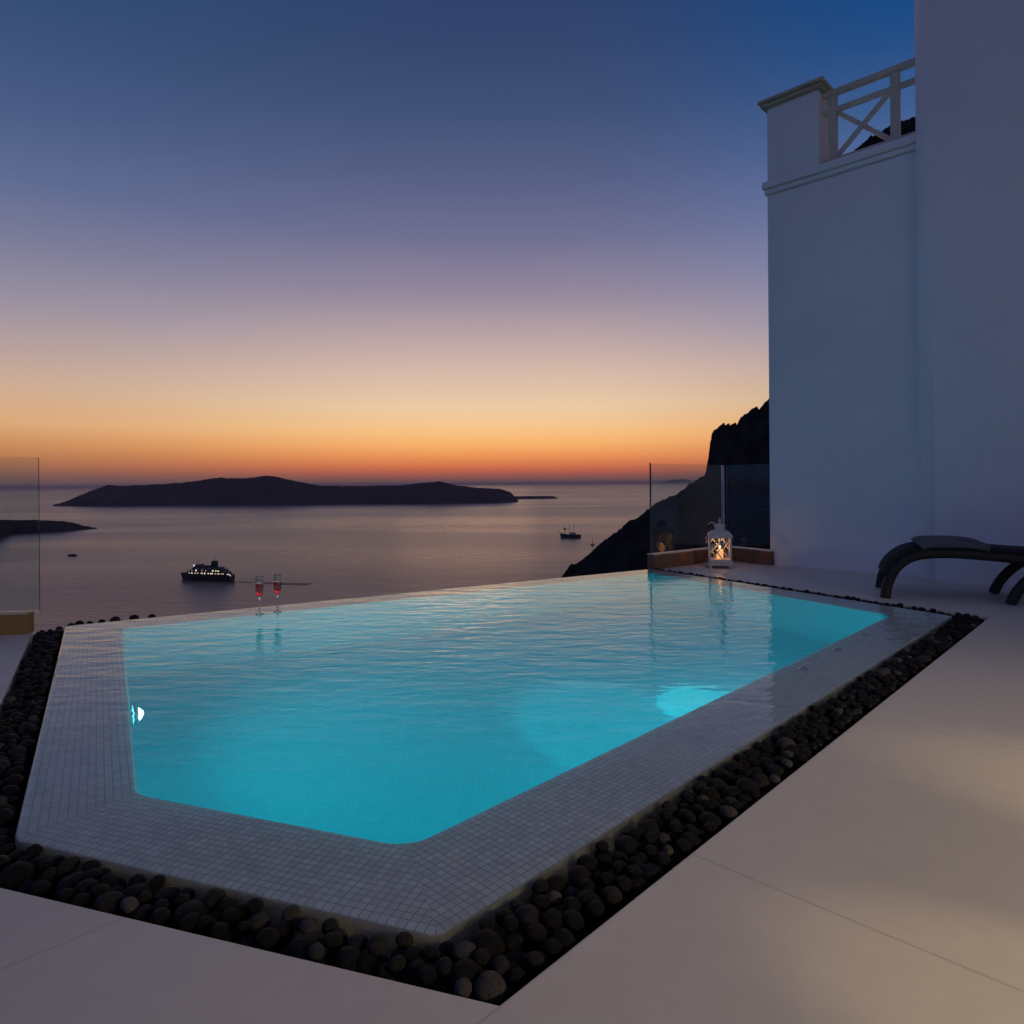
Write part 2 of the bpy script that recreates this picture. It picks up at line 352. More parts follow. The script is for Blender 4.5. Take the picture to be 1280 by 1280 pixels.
# the slope the terrace stands on
rows = []
for i in range(60):
    x = -160 + i * 6.5; r = []
    for j in range(56):
        y = -90 + j * 6.0
        dd = max(0, 0.94 * y - 0.25 * x - 6)
        z = -3.2 - (0.92 * dd if dd < 400 else 368) + (0.35 * max(0, x - 30)) * (1 if y < 60 else 0.5) * (0 if dd > 60 else 1 - dd / 60)
        z += noise.noise(Vector((x * 0.06, y * 0.06, 0))) * min(4, dd * 0.15)
        r.append(Vector((x, y, z)))
    rows.append(r)
m = M(); m.grid(rows, smooth=False); structure(m.build('hillside', m_rock))

# ------------------------------------------------------------------ terrace
# outlines in the frame of the paving (u along the joints away from the camera, v to the left)
O = [(0.377, 2.237), (0.909, 1.105), (5.49, 1.066), (6.345, 4.02), (1.19, 5.368)]        # pool edge
I = [(0.695, 2.287), (1.083, 1.436), (5.233, 1.391), (6.055, 3.83), (1.431, 4.985)]      # water body
C = [(0.193, 2.216), (0.863, 0.875), (5.62, 0.875), (6.46, 4.02), (0.998, 5.344)]        # pebble channel
xy = lambda p, z=0.0: P(p[0], p[1], z)
poly = lambda l: [xy(p) for p in l]
m = M()
m.prism(poly([(-4, -6), (5.62, -6), (5.62, 0.875), (-4, 0.875)]), -0.16, 0)
m.prism(poly([(5.62, -6), (7.9, -6), (7.9, 3.15), (7.80, 3.93), (6.38, 4.09), (6.46, 4.02), (5.62, 0.875)]), -0.16, 0)
m.prism(poly([(-4, 0.875), (0.863, 0.875), (0.193, 2.216), (0.998, 5.344), (-2.4, 7.62), (-4, 7.62)]), -0.16, 0)
terrace = structure(m.build('terrace', m_deck, fix=False), 'pale paving round the pool')
m = M()
m.prism(poly([(-4, -6), (7.9, -6), (7.9, 0.8), (-4, 0.8)]), -4, -0.17)
m.prism(poly([(5.75, 0.8), (7.85, 0.8), (7.85, 3.15), (7.75, 3.85), (6.6, 3.95)]), -4, -0.17)
m.prism(poly([(-4, 0.81), (0.7, 0.81), (0.1, 2.2), (0.9, 5.3), (-2.4, 7.5), (-4, 7.5)]), -4, -0.17)
structure(m.build('terrace_base', m_plaster))
# beds of the channels
m = M(); zb = -0.125
G5, G4 = (1.24, 5.62), (6.40, 4.27)
for q in ([O[0], O[1], C[1], C[0]], [O[1], O[2], C[2], C[1]], [O[2], O[3], C[3], C[2]], [O[4], O[0], C[0], C[4]], [O[3], O[4], G5, G4], [O[4], C[4], G5]):
    m.face([xy(p, zb) for p in q])
structure(m.build('channel_bed', m_bed))

# ------------------------------------------------------------------ pool
def rounded(pts, rad, k=8):
    """list of (point, side index) along the outline, each corner split in k+1 points; the middle one is the mitre"""
    n = len(pts); out = []
    for i in range(n):
        p = Vector((*pts[i], 0)); a = Vector((*pts[i - 1], 0)); b = Vector((*pts[(i + 1) % n], 0))
        da = (a - p).normalized(); db = (b - p).normalized(); half = da.angle(db) / 2
        t = rad[i] / math.tan(half); s0 = p + da * t; s1 = p + db * t; c = p + (da + db).normalized() * (rad[i] / math.sin(half))
        v0 = s0 - c; v1 = s1 - c; ang = v0.angle(v1)
        for j in range(k + 1):
            f = j / k; v = (v0 * math.sin((1 - f) * ang) + v1 * math.sin(f * ang)) / math.sin(ang)
            out.append(((c + v)[0], (c + v)[1], i, j))
    return out
Or = rounded(O, [0.10, 0.05, 0.03, 0.03, 0.03]); Ir = rounded(I, [0.14, 0.12, 0.10, 0.05, 0.04])
pool = empty('swimming_pool', P(3, 3, 0), 'lit turquoise pool with overflowing edge of pale mosaic tiles', 'pool')
n = len(Or)
def ringpt(i, t, z, out=0.0):
    o = Or[i]; a = Ir[i]; u = o[0] + (a[0] - o[0]) * t; v = o[1] + (a[1] - o[1]) * t
    if out:
        cx, cy = 3.0, 3.0; dx, dy = u - a[0], v - a[1]; l = math.hypot(o[0] - a[0], o[1] - a[1]) or 1
        u += (o[0] - a[0]) / l * out; v += (o[1] - a[1]) / l * out
    return P(u, v, z)
def side_of(i):                                     # outline point i -> which side the piece i..i+1 belongs to
    return Or[i][2] if Or[i][3] >= 4 else (Or[i][2] - 1) % 5
sdir = []
for k in range(5):
    a = xy(O[k]); b = xy(O[(k + 1) % 5]); d = (b - a).normalized(); sdir.append((a, d, Vector((-d.y, d.x, 0))))
def uvof(p, k): a, d, q = sdir[k]; r = p - a; return (r.dot(d), r.dot(q))
m = M()
prof = [(1.0, -0.020), (0.97, -0.006), (0.5, -0.003), (0.03, 0.0), (0.01, -0.001), (0.0, -0.005)]
for i in range(n):
    j = (i + 1) % n; k = side_of(i)
    for (t0, z0), (t1, z1) in zip(prof[:-1], prof[1:]):
        q = [ringpt(i, t0, z0), ringpt(i, t1, z1), ringpt(j, t1, z1), ringpt(j, t0, z0)]
        m.face(q, [uvof(x, k) for x in q], smooth=False)
m.build('coping', m_mosaic, pool)
m = M()
for i in range(n):
    j = (i + 1) % n; k = side_of(i); zlow = -2.6 if k == 3 else -0.13
    q = [ringpt(i, 0, -0.005), ringpt(i, 0, zlow), ringpt(j, 0, zlow), ringpt(j, 0, -0.005)]
    m.face(q, [(uvof(x, k)[0], x.z) for x in q])
m.build('edge_wall', m_fascia, pool)
m = M(); DEP = -1.25
for i in range(n):
    j = (i + 1) % n; k = side_of(i)
    q = [ringpt(i, 1, -0.020), ringpt(j, 1, -0.020), ringpt(j, 1, DEP), ringpt(i, 1, DEP)]
    m.face(q, [(uvof(x, k)[0], x.z) for x in q])
fl = [ringpt(i, 1, DEP) for i in range(n)]; m.face(fl, [(p.x, p.y) for p in fl])
m.build('basin', m_basin, pool)
# steps in the far right corner
m = M()
for d, z in ((0.9, -0.45), (0.6, -0.24)):
    pass
# water sheet over basin and edge
m = M(); body = [ringpt(i, 0.02, 0.006) for i in range(n)]; m.face(body)
rimp = [(0.02, 0.006, 0), (0.0, 0.003, 0.002), (0.0, -0.004, 0.005), (0.0, -0.11, 0.005)]
for i in range(n):
    j = (i + 1) % n
    for a, b in zip(rimp[:-1], rimp[1:]):
        m.face([ringpt(i, *a), ringpt(i, *b), ringpt(j, *b), ringpt(j, *a)])
structure(m.build('pool_water', m_water), 'clear turquoise water level with the pool edge')

# underwater lamps
m_lens = mat('lamp_lens', (1, 1, 1), 0.3, emis=(0.35, 0.95, 1), es=14)
m_rim = mat('lamp_rim', (0.7, 0.7, 0.7), 0.3, metal=1)
def pool_lamp(u, v, z, normal, energy, aim, spot=150, blend=0.8, glow=0, col=(0.0, 0.86, 0.96)):
    c_ = P(u, v, z); nrm = (AX * normal[0] + NX * normal[1]).normalized(); q = nrm.to_track_quat('Z', 'Y').to_matrix()
    e = M(); ring = [[c_ + q @ Vector((r * math.cos(a), r * math.sin(a), h)) for a in [2 * math.pi * k / 24 for k in range(24)]] for r, h in ((0.10, 0), (0.10, 0.015), (0.085, 0.02), (0.08, 0.015))]
    e.grid(ring, closed=True); rim = e.build('lamp', m_rim, pool)
    e = M(); e.grid([[c_ + q @ Vector((r * math.cos(a), r * math.sin(a), h)) for a in [2 * math.pi * k / 24 for k in range(24)]] for r, h in ((0.079, 0.012), (0.06, 0.025), (0.035, 0.036), (0.001, 0.040))], closed=True); e.build('lens', m_lens, rim)
    for nm, tgt, en, sp, bl in (('pool_lamp_light', aim, energy, spot, blend),):
        ld = bpy.data.lights.new(nm, 'SPOT'); ld.energy = en; ld.color = col; ld.spot_size = R(sp); ld.spot_blend = bl; ld.shadow_soft_size = 0.0
        lo = bpy.data.objects.new(nm, ld); COL.objects.link(lo); lo.location = c_ + nrm * 0.055
        d = (AX * tgt[0] + NX * tgt[1] + Vector((0, 0, tgt[2]))).normalized(); lo.rotation_euler = d.to_track_quat('-Z', 'Y').to_euler()
        lo.parent = pool; lo.matrix_parent_inverse = pool.matrix_basis.inverted()
    if glow:
        ld = bpy.data.lights.new('pool_lamp_glow', 'POINT'); ld.energy = glow; ld.color = (0.0, 0.86, 0.96); ld.shadow_soft_size = 0.0
        lo = bpy.data.objects.new('pool_lamp_glow', ld); COL.objects.link(lo); lo.location = c_ + nrm * 0.065; lo.parent = pool; lo.matrix_parent_inverse = pool.matrix_basis.inverted()
LW = (math.cos(math.atan2(-0.736, 2.70)), math.sin(math.atan2(-0.736, 2.70)))
pool_lamp(0.985, 3.30, -0.22, LW, 30, (1, -0.2, -0.15), glow=5)
pool_lamp(2.9, 1.43, -0.45, (0, 1), 60, (0.25, 0.8, -0.95), 50, 0.8, glow=7)  # hidden lamp in the near-right wall, assumed from the glow in the water
pool_lamp(3.75, 1.41, -0.35, (0, 1), 700, (0.0, 0.50, -0.9), 30, 1.0, glow=8, col=(0.3, 0.95, 1.0))  # also hidden and assumed, aimed to make the bright spot by the edge

# small overflow studs along the right edge
for k, (u, v) in enumerate([(3.455, 1.31), (3.966, 1.32), (4.487, 1.33), (4.99, 1.34), (5.397, 1.207)]):
    e = M(); c_ = P(u, v, 0.0); e.lathe([(0.0, 0.015), (0.012, 0.0145), (0.022, 0.010), (0.025, 0.004), (0.025, -0.004)], c_, 16)
    st = e.build('stud', m_steel)
    tag(st, ['round steel stud nearest the camera on the pool\'s right edge', 'round steel stud second nearest on the pool\'s right edge', 'round steel stud in the middle of the pool\'s right edge',
             'round steel stud fourth along the right edge, at the water\'s corner', 'round steel stud out on the tiles of the far right corner, by the pebbles'][k], 'stud', 'steel studs along the pool edge')

# ------------------------------------------------------------------ pebbles
def pebble_mesh(k, rnd):
    import bmesh
    bm = bmesh.new(); bmesh.ops.create_icosphere(bm, subdivisions=3, radius=1)
    sx, sy, sz = rnd.uniform(0.85, 1.15), rnd.uniform(0.8, 1.0), rnd.uniform(0.66, 0.85)
    for v in bm.verts:
        d = 1 + 0.10 * noise.noise(v.co * 1.1 + Vector((k * 7, 0, 0))) + 0.03 * noise.noise(v.co * 3 + Vector((k * 3, 0, 0)))
        v.co = Vector((v.co.x * sx * d, v.co.y * sy * d, v.co.z * sz * d))
    me = bpy.data.meshes.new('pebble'); bm.to_mesh(me); bm.free()
    me.polygons.foreach_set('use_smooth', [True] * len(me.polygons)); return me
def pebble_mat(name, island_rand):
    m = bpy.data.materials.new(name); m.use_nodes = True; t = m.node_tree; b = t.nodes['Principled BSDF']
    src = t.nodes.new('ShaderNodeNewGeometry').outputs['Random Per Island'] if island_rand else t.nodes.new('ShaderNodeObjectInfo').outputs['Random']
    cr = t.nodes.new('ShaderNodeValToRGB'); el_ = cr.color_ramp.elements
    el_[0].color = (0.003, 0.003, 0.004, 1); el_[1].color = (0.06, 0.059, 0.06, 1); e = el_.new(0.75); e.color = (0.005, 0.005, 0.006, 1); e = el_.new(0.9); e.color = (0.016, 0.016, 0.018, 1)
    t.links.new(src, cr.inputs['Fac'])
    tcn = t.nodes.new('ShaderNodeTexCoord'); n = t.nodes.new('ShaderNodeTexNoise'); n.inputs['Scale'].default_value = 70 if island_rand else 3.2; n.inputs['Detail'].default_value = 8; n.inputs['Roughness'].default_value = 0.7
    t.links.new(tcn.outputs['Object'], n.inputs['Vector'])
    r = t.nodes.new('ShaderNodeMapRange'); r.inputs['From Min'].default_value = 0.3; r.inputs['From Max'].default_value = 0.7; r.inputs['To Min'].default_value = 0.6; r.inputs['To Max'].default_value = 1.5
    t.links.new(n.outputs['Fac'], r.inputs['Value'])
    vm = t.nodes.new('ShaderNodeVectorMath'); vm.operation = 'SCALE'; t.links.new(cr.outputs[0], vm.inputs[0]); t.links.new(r.outputs['Result'], vm.inputs['Scale'])
    t.links.new(vm.outputs[0], b.inputs['Base Color']); b.inputs['Roughness'].default_value = 0.6; b.inputs['Specular IOR Level'].default_value = 0.18
    bp = t.nodes.new('ShaderNodeBump'); bp.inputs['Distance'].default_value = 0.002 if island_rand else 0.04; bp.inputs['Strength'].default_value = 0.5
    t.links.new(n.outputs['Fac'], bp.inputs['Height']); t.links.new(bp.outputs['Normal'], b.inputs['Normal'])
    return m
rnd = random.Random(5)
m_peb = pebble_mat('pebble', False); m_peb_s = pebble_mat('pebbles', True)
pm = [pebble_mesh(k, rnd) for k in range(10)]
for me in pm: me.materials.append(m_peb)
def inquad(quad):
    a, b, c_, d = quad; s_, t_ = rnd.random(), rnd.random()
    u = (a[0] * (1 - s_) + b[0] * s_) * (1 - t_) + (d[0] * (1 - s_) + c_[0] * s_) * t_
    v = (a[1] * (1 - s_) + b[1] * s_) * (1 - t_) + (d[1] * (1 - s_) + c_[1] * s_) * t_
    return u, v
def edist(p, a, b):
    ax, ay = a; bx, by = b; dx, dy = bx - ax, by - ay; l = math.hypot(dx, dy)
    return abs((p[0] - ax) * dy - (p[1] - ay) * dx) / l
cells = {}; pebs = []
def near(u, v):
    i, j = int(u / 0.1), int(v / 0.1)
    for a in (-1, 0, 1):
        for b in (-1, 0, 1):
            yield from cells.get((i + a, j + b), ())
def drop(u, v, r, zmax, where):
    z = zb + r * 0.72
    for (pu, pv, pz, pr) in near(u, v):
        d2 = (pu - u) ** 2 + (pv - v) ** 2; rr = (r + pr) * 0.88
        if d2 < rr * rr: z = max(z, pz + math.sqrt(rr * rr - d2) * 0.76)
    if z + r * 0.72 > zmax: return
    cells.setdefault((int(u / 0.1), int(v / 0.1)), []).append((u, v, z, r)); pebs.append((u, v, z, r, where))
for quad, where, edges, N in (([O[1], O[2], C[2], C[1]], 'right', ((O[1], O[2]), (C[1], C[2])), 22000), ([O[0], O[1], C[1], C[0]], 'front', ((O[0], O[1]), (C[0], C[1])), 10000),
                              ([O[4], O[0], C[0], C[4]], 'left', ((O[4], O[0]), (C[4], C[0])), 12000), ([O[2], O[3], C[3], C[2]], 'back', ((O[2], O[3]), (C[2], C[3])), 5000)):
    for _ in range(N):
        u, v = inquad(quad); r = rnd.choice((rnd.uniform(0.018, 0.028), rnd.uniform(0.026, 0.038), rnd.uniform(0.030, 0.046), rnd.uniform(0.030, 0.046)))
        if min(edist((u, v), *e) for e in edges) < r * 1.08 + 0.004: continue
        drop(u, v, r, 0.012 if where != 'back' else 0.016, where)
for u, v, r in ((1.30, 5.49, .03), (1.36, 5.47, .022), (1.43, 5.46, .02), (1.51, 5.45, .034), (1.63, 5.42, .036), (1.74, 5.39, .022), (1.25, 5.5, .02)):
    pebs.append((u, v, -0.017, r * 1.15, 'ledge'))
    cells.setdefault((int(u / 0.1), int(v / 0.1)), []).append((u, v, -0.017, r * 1.15))
for _ in range(500):                                # the ledge heap under them
    u = rnd.uniform(1.2, 2.0); v = 5.37 - (u - 1.19) * 0.2617 + rnd.uniform(0.05, 0.19); r = rnd.uniform(0.018, 0.03)
    drop(u, v, r, -0.035, 'ledge')
camp = Vector((0, 0, EYE))
def covered(p):
    n_ = 0
    for (pu, pv, pz, pr) in near(p[0], p[1]):
        if pz > p[2] + 0.012 and (pu - p[0]) ** 2 + (pv - p[1]) ** 2 < (p[3] * 0.9) ** 2: return True
    return False
score = []
for i, p in enumerate(pebs):
    w = P(p[0], p[1], p[2]); ok = not covered(p) and p[2] > -0.075
    sx = abs(w.x / max(w.y, .1)) < 0.76 and w.y > 1.15
    score.append(((p[3] / (w - camp).length) * (1 if ok else 0.01) * (1 if sx else 0.01), i))
score.sort(reverse=True); solo = set(i for _, i in score[:292]) | set(i for i, p in enumerate(pebs) if p[4] == 'ledge' and p[2] == -0.017)
WH = {'right': ('black rounded pebble in the channel along the pool\'s right edge', 'pebbles in the channel right of the pool'),
      'front': ('black rounded pebble in the channel in front of the pool', 'pebbles in the channel in front of the pool'),
      'left': ('black rounded pebble in the channel along the pool\'s left edge', 'pebbles in the channel left of the pool'),
      'back': ('small dark pebble in the thin channel between pool and lantern', 'pebbles in the channel behind the pool'),
      'ledge': ('black pebble on the ledge behind the pool\'s far left corner', 'pebbles on the ledge behind the pool')}
sv, sf = [], []
base = [([v.co.copy() for v in me.vertices], [tuple(f.vertices) for f in me.polygons]) for me in pm]
import bmesh
lowm = []
for k in range(6):
    bm = bmesh.new(); bmesh.ops.create_icosphere(bm, subdivisions=2, radius=1)
    for v in bm.verts: v.co = Vector((v.co.x * (1 + .02 * k), v.co.y * .92, v.co.z * .74)) * (1 + 0.1 * noise.noise(v.co + Vector((k * 5, 0, 0))))
    lowm.append(([v.co.copy() for v in bm.verts], [tuple(x.index for x in f.verts) for f in bm.faces])); bm.free()
for i, (u, v, z, r, where) in enumerate(pebs):
    rot = Matrix.Rotation(rnd.uniform(0, 6.28), 4, 'Z') @ Matrix.Rotation(rnd.uniform(-0.4, 0.4), 4, 'X') @ Matrix.Rotation(rnd.uniform(-.3, .3), 4, 'Y')
    mw = Matrix.Translation(P(u, v, z)) @ rot @ Matrix.Scale(r, 4)
    if i in solo:
        o = bpy.data.objects.new('pebble', pm[rnd.randrange(len(pm))]); COL.objects.link(o); o.matrix_world = mw
        tag(o, WH[where][0], 'pebble', WH[where][1])
    else:
        vs, fs = lowm[rnd.randrange(6)]; b0 = len(sv); sv += [tuple(mw @ q) for q in vs]; sf += [tuple(x + b0 for x in f) for f in fs]
me = bpy.data.meshes.new('pebbles'); me.from_pydata(sv, [], sf); me.materials.append(m_peb_s)
me.polygons.foreach_set('use_smooth', [True] * len(me.polygons))
o = bpy.data.objects.new('pebbles', me); COL.objects.link(o); tag(o, 'bed of smaller and farther black pebbles filling the channels round the pool', 'pebbles', kind='stuff')

# ------------------------------------------------------------------ white building
UW = 7.566; VC = 3.24
wing = empty('wing_building', P(UW, 2.5, 0), 'lower white plastered wing with a roof balcony, behind the lantern', 'building')
def uvbox(m, u0, u1, v0, v1, z0, z1): m.prism([P(u0, v0), P(u1, v0), P(u1, v1), P(u0, v1)], z0, z1)
m = M(); uvbox(m, UW, UW + 4.0, -3, VC, -4, 4.20); m.build('wall', m_plaster, wing, bevel=0.02)
m = M(); uvbox(m, UW - 0.025, UW + 4.03, -3, VC + 0.025, 4.203, 4.26); uvbox(m, UW - 0.045, UW + 4.06, -3, VC + 0.045, 4.263, 4.35); m.build('cornice', m_plaster, wing, bevel=0.02)
m = M(); uvbox(m, UW, UW + 0.34, 2.668, VC - 0.005, 4.353, 5.185); m.build('pillar', m_plaster, wing, bevel=0.015)
m = M(); uvbox(m, UW - 0.05, UW + 0.40, 2.62, VC + 0.045, 5.188, 5.225); uvbox(m, UW - 0.075, UW + 0.425, 2.595, VC + 0.07, 5.228, 5.265); m.build('pillar_cap', m_cap, wing, bevel=0.008)
# railing of the balcony
rail = empty('balcony_railing', P(UW + 0.15, 2.2, 4.35), 'cream railing with crossed braces on the roof balcony', 'railing')
ur = UW + 0.15
m = M(); m.bar(P(ur, 2.665, 5.15), P(ur, 1.2, 5.15), 0.075, 0.06); m.build('top_rail', m_trim, rail, bevel=0.01)
m = M(); m.bar(P(ur, 2.665, 4.96), P(ur, 1.2, 4.96), 0.045, 0.05); m.build('middle_rail', m_trim, rail)
m = M(); m.bar(P(ur, 2.665, 4.415), P(ur, 1.2, 4.415), 0.05, 0.055); m.build('bottom_rail', m_trim, rail)
for v in (2.565, 1.96):
    m = M(); m.bar(P(ur, v, 4.36), P(ur, v, 5.118), 0.085, 0.06, up=AX); m.build('post', m_trim, rail, bevel=0.006)
for k, (a, b) in enumerate((((2.52, 4.45), (2.005, 4.93)), ((2.52, 4.93), (2.005, 4.45)))):
    m = M(); m.bar(P(ur + 0.018 * (1 if k else -1), a[0], a[1]), P(ur + 0.018 * (1 if k else -1), b[0], b[1]), 0.034, 0.045, up=AX.cross(Vector((0, 0, 1)))); m.build('cross_brace', m_trim, rail)

# tall block with rounded corner
tall = empty('tall_building', P(UW - 0.24, 1, 0), 'tall white plastered building with a rounded corner at the right edge', 'building')
UT = UW - 0.24; VT = 1.725; rr = 0.17
pts = [(UT + 5, VT), (UT + 5, -7), (UT, -7)]
arc = [(UT + rr - rr * math.cos(a), VT - rr + rr * math.sin(a)) for a in [R(90) * k / 12 for k in range(13)]]
outline = pts + arc
m = M(); n_ = len(outline)
m.face([xy(p, 11) for p in outline]); m.face([xy(p, -4) for p in outline][::-1])
for i in range(n_):
    j = (i + 1) % n_; sm_ = i >= 3 and i < n_ - 1
    m.face([xy(outline[i], -4), xy(outline[j], -4), xy(outline[j], 11), xy(outline[i], 11)], smooth=sm_)
m.build('wall', m_plaster, tall)
m = M(); uvbox(m, UT - 0.05, UT + 5.05, -7.05, VT + 0.05, 11.003, 11.12); m.build('roof', m_plaster, tall)

# house the terrace belongs to, right of the frame, with two lamps assumed from the warm patches on the paving
house = empty('house', P(1.5, -3.3, 0), 'white house along the right side of the terrace', 'building')
m = M(); uvbox(m, -4, UT - 0.01, -6, -3.3, -3.9, 3.4); m.build('wall', m_plaster, house)
m = M(); uvbox(m, -4.1, UT - 0.02, -6.1, -3.22, 3.403, 3.55); m.build('roof', m_cap, house)
m_shade = mat('assumed_lamp_glass', (0.9, 0.8, 0.6), 0.4, emis=(1, 0.7, 0.4), es=3)
def assumed_wall_lamp(u, label, wide, beam, aim, sp, blend):  # unseen lamp, assumed: wide wash plus narrow beam onto the paving
    e = empty('assumed_wall_lamp', P(u, -3.3, 1.5), label, 'lamp', 'assumed lamps on the house wall')
    m = M(); uvbox(m, u - 0.05, u + 0.05, -3.298, -3.27, 1.45, 1.65); m.build('back_plate', m_steel, e)
    m = M(); m.lathe([(0.001, 1.63), (0.06, 1.62), (0.065, 1.60), (0.065, 1.585)], P(u, -3.17, 0)); m.bar(P(u, -3.27, 1.61), P(u, -3.2, 1.61), 0.02, 0.02); m.build('hood', m_steel, e)
    m = M(); m.lathe([(0.05, 1.584), (0.05, 1.50), (0.001, 1.49)], P(u, -3.17, 0)); m.build('assumed_lamp_shade', m_shade, e)
    for en, size, bl in ((wide, 95, 1.0), (beam, sp, blend)):
        ld = bpy.data.lights.new('assumed_wall_lamp_light', 'SPOT'); ld.energy = en; ld.color = (1.0, 0.72, 0.36); ld.spot_size = R(size); ld.spot_blend = bl; ld.shadow_soft_size = 0.03
        lo = bpy.data.objects.new('assumed_wall_lamp_light', ld); COL.objects.link(lo); lo.location = P(u, -3.1, 1.47)
        lo.rotation_euler = (P(*aim) - lo.location).to_track_quat('-Z', 'Y').to_euler(); lo.parent = e; lo.matrix_parent_inverse = e.matrix_basis.inverted()
assumed_wall_lamp(2.75, 'assumed steel wall lamp on the house, the one nearer the tall building', 200, 230, (2.72, -0.30, 0), 17, 0.8)  # assumed source of the farther warm patch
assumed_wall_lamp(1.60, 'assumed steel wall lamp on the house, the one nearer the camera', 200, 220, (1.50, -0.30, 0), 14, 0.5)  # assumed source of the nearer warm patch

# ------------------------------------------------------------------ kerbs and glass panels
def kerb(name, a, b, label, mt=m_kerb, w=0.11, h=0.15):
    a3 = P(*a); b3 = P(*b); e = empty(name, a3, label, 'kerb')
    up = Vector((0, 0, h / 2)); m = M(); m.bar(a3 + up, b3 + up, w, h); m.build('kerb_block', mt, e, bevel=0.006)
    t = Vector((0, 0, h + 0.008)); m = M(); m.bar(a3 + t, b3 + t, w + 0.012, 0.012); m.build('capping', m_kerb_top, e, bevel=0.002)
def pane(a, b, label, z0=0.166, z1=1.15, t=0.008):
    a3 = P(*a); b3 = P(*b); e = empty('glass_panel', a3, label, 'glass panel', 'glass railing panels')
    m = M(); m.bar(a3 + Vector((0, 0, (z0 + z1) / 2)), b3 + Vector((0, 0, (z0 + z1) / 2)), t, z1 - z0); m.build('pane', m_glass, e, bevel=0.001); return e
K1, K2, K3 = (6.37, 4.045), (7.74, 3.87), (7.56, 3.13)
kerb('glass_kerb', K1, (7.70, 3.875), 'brown stone kerb under the glass, running from the pool corner to behind the lantern')
kerb('glass_kerb', K2, (7.555, 3.19), 'brown stone kerb under the glass between lantern and white wall')
g = pane((6.375, 4.045), (7.69, 3.875), 'glass panel rising from the pool\'s far corner, left of the lantern')
m_edge = mat('glass_edge', (0.03, 0.05, 0.05), 0.2)
m = M(); m.bar(P(6.366, 4.046, 0.17), P(6.366, 4.046, 1.16), 0.016, 0.008, up=NX); m.build('edge_strip', m_edge, g)
g = pane((7.74, 3.84), (7.585, 3.20), 'glass panel between the lantern and the white wall')
m = M(); m.bar(P(7.755, 3.90, 0.17), P(7.755, 3.90, 1.15), 0.03, 0.03, up=NX); m.build('post', m_steel, g)
m = M(); m.bar(P(7.578, 3.17, 0.17), P(7.578, 3.17, 1.15), 0.018, 0.012, up=NX); m.build('edge_strip', m_edge, g)
LK0, LK1 = (0.985, 5.33), (-2.3, 7.55)
a3 = at(41, 793, z=0); b3 = a3 + Vector((-4.2, -0.45, 0))
def uvp(w): return (w.dot(AX), w.dot(NX))
kerb('glass_kerb', uvp(a3 + Vector((-0.05, 0.05, 0))), uvp(b3 + Vector((0, 0.05, 0))), 'brown stone kerb tinted as lamplit, under the glass at the left edge', mt=m_kerb_lit, w=0.09, h=0.125)
pane(uvp(a3 + Vector((0.005, 0.06, 0))), uvp(b3 + Vector((0, 0.06, 0))), 'glass panel standing on the stone kerb at the left edge', z0=0.14, z1=1.14)

# ------------------------------------------------------------------ lantern
lc = at(900, 709, z=0); lc.z = 0
lan = empty('lantern', lc, 'white metal candle lantern glowing on the paving before the glass panel', 'lantern')
rz = Matrix.Rotation(R(-14), 3, 'Z')
def lb(m, x, y, z, sx, sy, sz): m.box(lc + rz @ Vector((x, y, z)), sx, sy, sz, rz)
hw = 0.118
m = M()
for x in (-1, 1):
    for y in (-1, 1): lb(m, x * 0.105, y * 0.105, 0.015, 0.03, 0.03, 0.03)
lb(m, 0, 0, 0.045, 0.262, 0.262, 0.028); lb(m, 0, 0, 0.078, 0.244, 0.244, 0.036); m.build('base', m_lant, lan, bevel=0.004)
m = M()
for x in (-1, 1):
    for y in (-1, 1): lb(m, x * (hw - 0.009), y * (hw - 0.009), 0.215, 0.020, 0.020, 0.236)
m.build('frame', m_lant, lan)
m = M()                                              # cut-out ornament in the four sides: crossing leaves
for k in range(4):
    rk = rz @ Matrix.Rotation(R(90 * k), 3, 'Z')
    f = lambda x, z: lc + rk @ Vector((x, -hw + 0.006, z))
    for x0, z0, x1, z1 in ((-0.09, 0.10, 0.09, 0.33), (-0.09, 0.26, 0.02, 0.10), (0.09, 0.18, 0.03, 0.10), (-0.05, 0.33, 0.09, 0.15), (-0.095, 0.19, -0.03, 0.33), (0.0, 0.33, 0.0, 0.27), (0.05, 0.33, 0.095, 0.27)):
        m.bar(f(x0, z0), f(x1, z1), 0.012, 0.004, up=rk @ Vector((0, 1, 0)))
m.build('ornament', m_lant, lan)
m = M(); lb(m, 0, 0, 0.340, 0.256, 0.256, 0.016)
def sq(w, z): return [lc + rz @ Vector((x * w / 2, y * w / 2, z)) for x, y in ((-1, -1), (1, -1), (1, 1), (-1, 1))]
m.grid([sq(0.262, 0.349), sq(0.250, 0.365), sq(0.205, 0.392), sq(0.12, 0.412), sq(0.10, 0.418)], closed=True, smooth=False)
m.grid([sq(0.10, 0.418), sq(0.10, 0.455), sq(0.118, 0.458), sq(0.112, 0.468), sq(0.05, 0.482), sq(0.001, 0.486)], closed=True, smooth=False)
rf = m.build('roof', m_lant, lan)
m = M(); m.lathe([(0.001, 0.482), (0.016, 0.488), (0.010, 0.50), (0.018, 0.512), (0.008, 0.53), (0.001, 0.552)], lc, 14); m.build('finial', m_lant, rf)
m = M()
m.tube([lc + rz @ Vector((-0.052, 0, 0.478)) + Vector((-0.035 * (1 - math.cos(t)), 0.03 * math.sin(2 * t), 0.022 * math.sin(t))) for t in [math.pi * k / 12 for k in range(13)]], 0.006, 8); m.build('handle', m_lant, lan)
